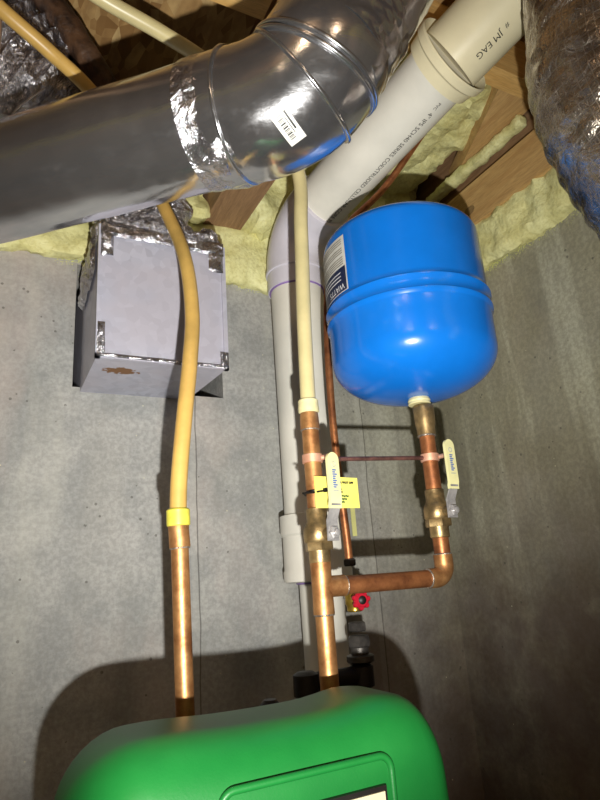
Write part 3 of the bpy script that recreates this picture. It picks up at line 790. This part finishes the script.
# ================================================================== GREEN UNIT
hx0, hx1 = -.922, -.579; hyb, hyf = -.50, -.64; ztop = 1.432
root = thing('heating_unit', V(((hx0+hx1)/2, -.35, 0)), 'green plastic covered heating unit standing below the pipes', 'appliance')
bm = bmesh.new(); NX = 36
secs = []
Rb, Rf, Rc = .026, .055, .062
def topz(x):  # slightly crowned near the right shoulder
    u = (x-hx0)/(hx1-hx0)
    return ztop + .006*math.exp(-((u-.84)/.10)**2) + .004*math.exp(-((u-.22)/.16)**2) - .002
zlow = .95
for i in range(NX+1):
    # x stations denser at the ends
    u = .5-.5*math.cos(math.pi*i/NX); x = hx0+(hx1-hx0)*u
    Rc = .058 if u < .5 else .030; d = min(x-hx0, hx1-x); ins = 0 if d >= Rc else Rc-math.sqrt(max(0, Rc*Rc-(Rc-d)**2))
    insy = ins*.9; zt_ = topz(x)-ins
    yb_, yf_ = hyb-insy*.15, hyf+insy
    sec = [(yb_, zlow)]
    sec.append((yb_, zt_-Rb))
    for k in range(1, 9):
        a = math.pi/2*k/8; sec.append((yb_-Rb*(1-math.cos(a)), zt_-Rb+Rb*math.sin(a)))
    for k in range(0, 15):
        a = math.pi/2*k/14; sec.append((yf_+Rf*(1-math.sin(a)), zt_-Rf+Rf*math.cos(a)))
    sec.append((yf_-.01, zlow+.2)); sec.append((yf_-.01, zlow))
    secs.append([bm.verts.new((x, y, z)) for y, z in sec])
for A, B in zip(secs, secs[1:]):
    for k in range(len(A)-1): bm.faces.new((A[k], A[k+1], B[k+1], B[k]))
    bm.faces.new((A[-1], A[0], B[0], B[-1]))
bm.faces.new(secs[0]); bm.faces.new(secs[-1][::-1])
hood = pobj('hood', bm, 'green', root)
pobj('cabinet', bev(box(bmesh.new(), (hx0+.01, hyf+.01, .0), (hx1-.01, -.16, 1.21)), .012, 4), 'green', root)
# raised panel frame on the front face
fyy = hyf
def fr(px, py, dy=0): return Y(px, py, fyy+dy)
p1, p2 = fr(220, 790), fr(390, 757)
xA, xB, zT = p1.x, p2.x, (p1.z+p2.z)/2
print('panel', xA, xB, zT, p1.z, p2.z)
def rrect(x0, x1, z0, z1, r, n=8):
    out = []
    for cx, cz, a0 in ((x1-r, z1-r, 0), (x0+r, z1-r, 90), (x0+r, z0+r, 180), (x1-r, z0+r, 270)):
        for k in range(n+1):
            a = math.radians(a0+90*k/n); out.append(V((cx+r*math.cos(a), fyy, cz+r*math.sin(a))))
    return out
pth = rrect(xA, xB, zT-.22, zT, .012); pth.append(pth[0])
bm = tube(bmesh.new(), pth, .0032, 12); pobj('panel_border', bm, 'green', hood)
x0d, x1d = fr(310, 800).x, fr(381, 790).x; zd = (fr(384, 783).z)
bm = bev(box(bmesh.new(), (x0d-.004, fyy-.005, zd-.10), (x1d+.003, fyy+.012, zd)), .002, 2); pobj('display_frame', bm, 'darkrim', root)
bm = bev(box(bmesh.new(), (x0d, fyy-.0065, zd-.096), (x1d, fyy, zd-.004)), .001, 1); pobj('display_label', bm, 'display', root)

# ================================================================== LIGHT
def light(name, loc, kind, energy, col, radius, target=None, **k):
    L = bpy.data.lights.new(name, kind); L.energy = energy; L.color = col; L.shadow_soft_size = radius
    for a, v in k.items(): setattr(L, a, v)
    o = bpy.data.objects.new(name, L); COL.objects.link(o); o.location = loc
    if target is not None: o.rotation_euler = (V(target)-V(loc)).to_track_quat('-Z', 'Y').to_euler()
    return o
light('torch', (-.955, -1.149, 1.43), 'SPOT', 70, (1., .985, .93), .006, W(240, 330, 1.2), spot_size=math.radians(96), spot_blend=1.)
light('basement_bulb', (-1.9, -2.2, 2.35), 'POINT', 11, (1., .72, .46), .12)
light('basement_bulb', (-.9, -3.0, 2.35), 'POINT', 9, (1., .72, .46), .12)
W_ = bpy.data.worlds.new('world'); S.world = W_; W_.use_nodes = True
W_.node_tree.nodes['Background'].inputs[0].default_value = (.05, .035, .022, 1)
W_.node_tree.nodes['Background'].inputs[1].default_value = .3

cam = bpy.data.cameras.new('camera'); co = bpy.data.objects.new('camera', cam); COL.objects.link(co)
cam.sensor_fit = 'HORIZONTAL'; cam.sensor_width = 36; cam.lens = 36
co.matrix_world = Matrix.Translation(CAM) @ R.to_4x4()
cam.clip_start = .01
S.camera = co
S.view_settings.view_transform = 'Standard'; S.view_settings.look = 'None'
S.view_settings.gamma = 1; S.view_settings.use_curve_mapping = False; S.view_settings.exposure = 0
for o in bpy.data.objects:
    if '_asis' in o: del o['_asis']
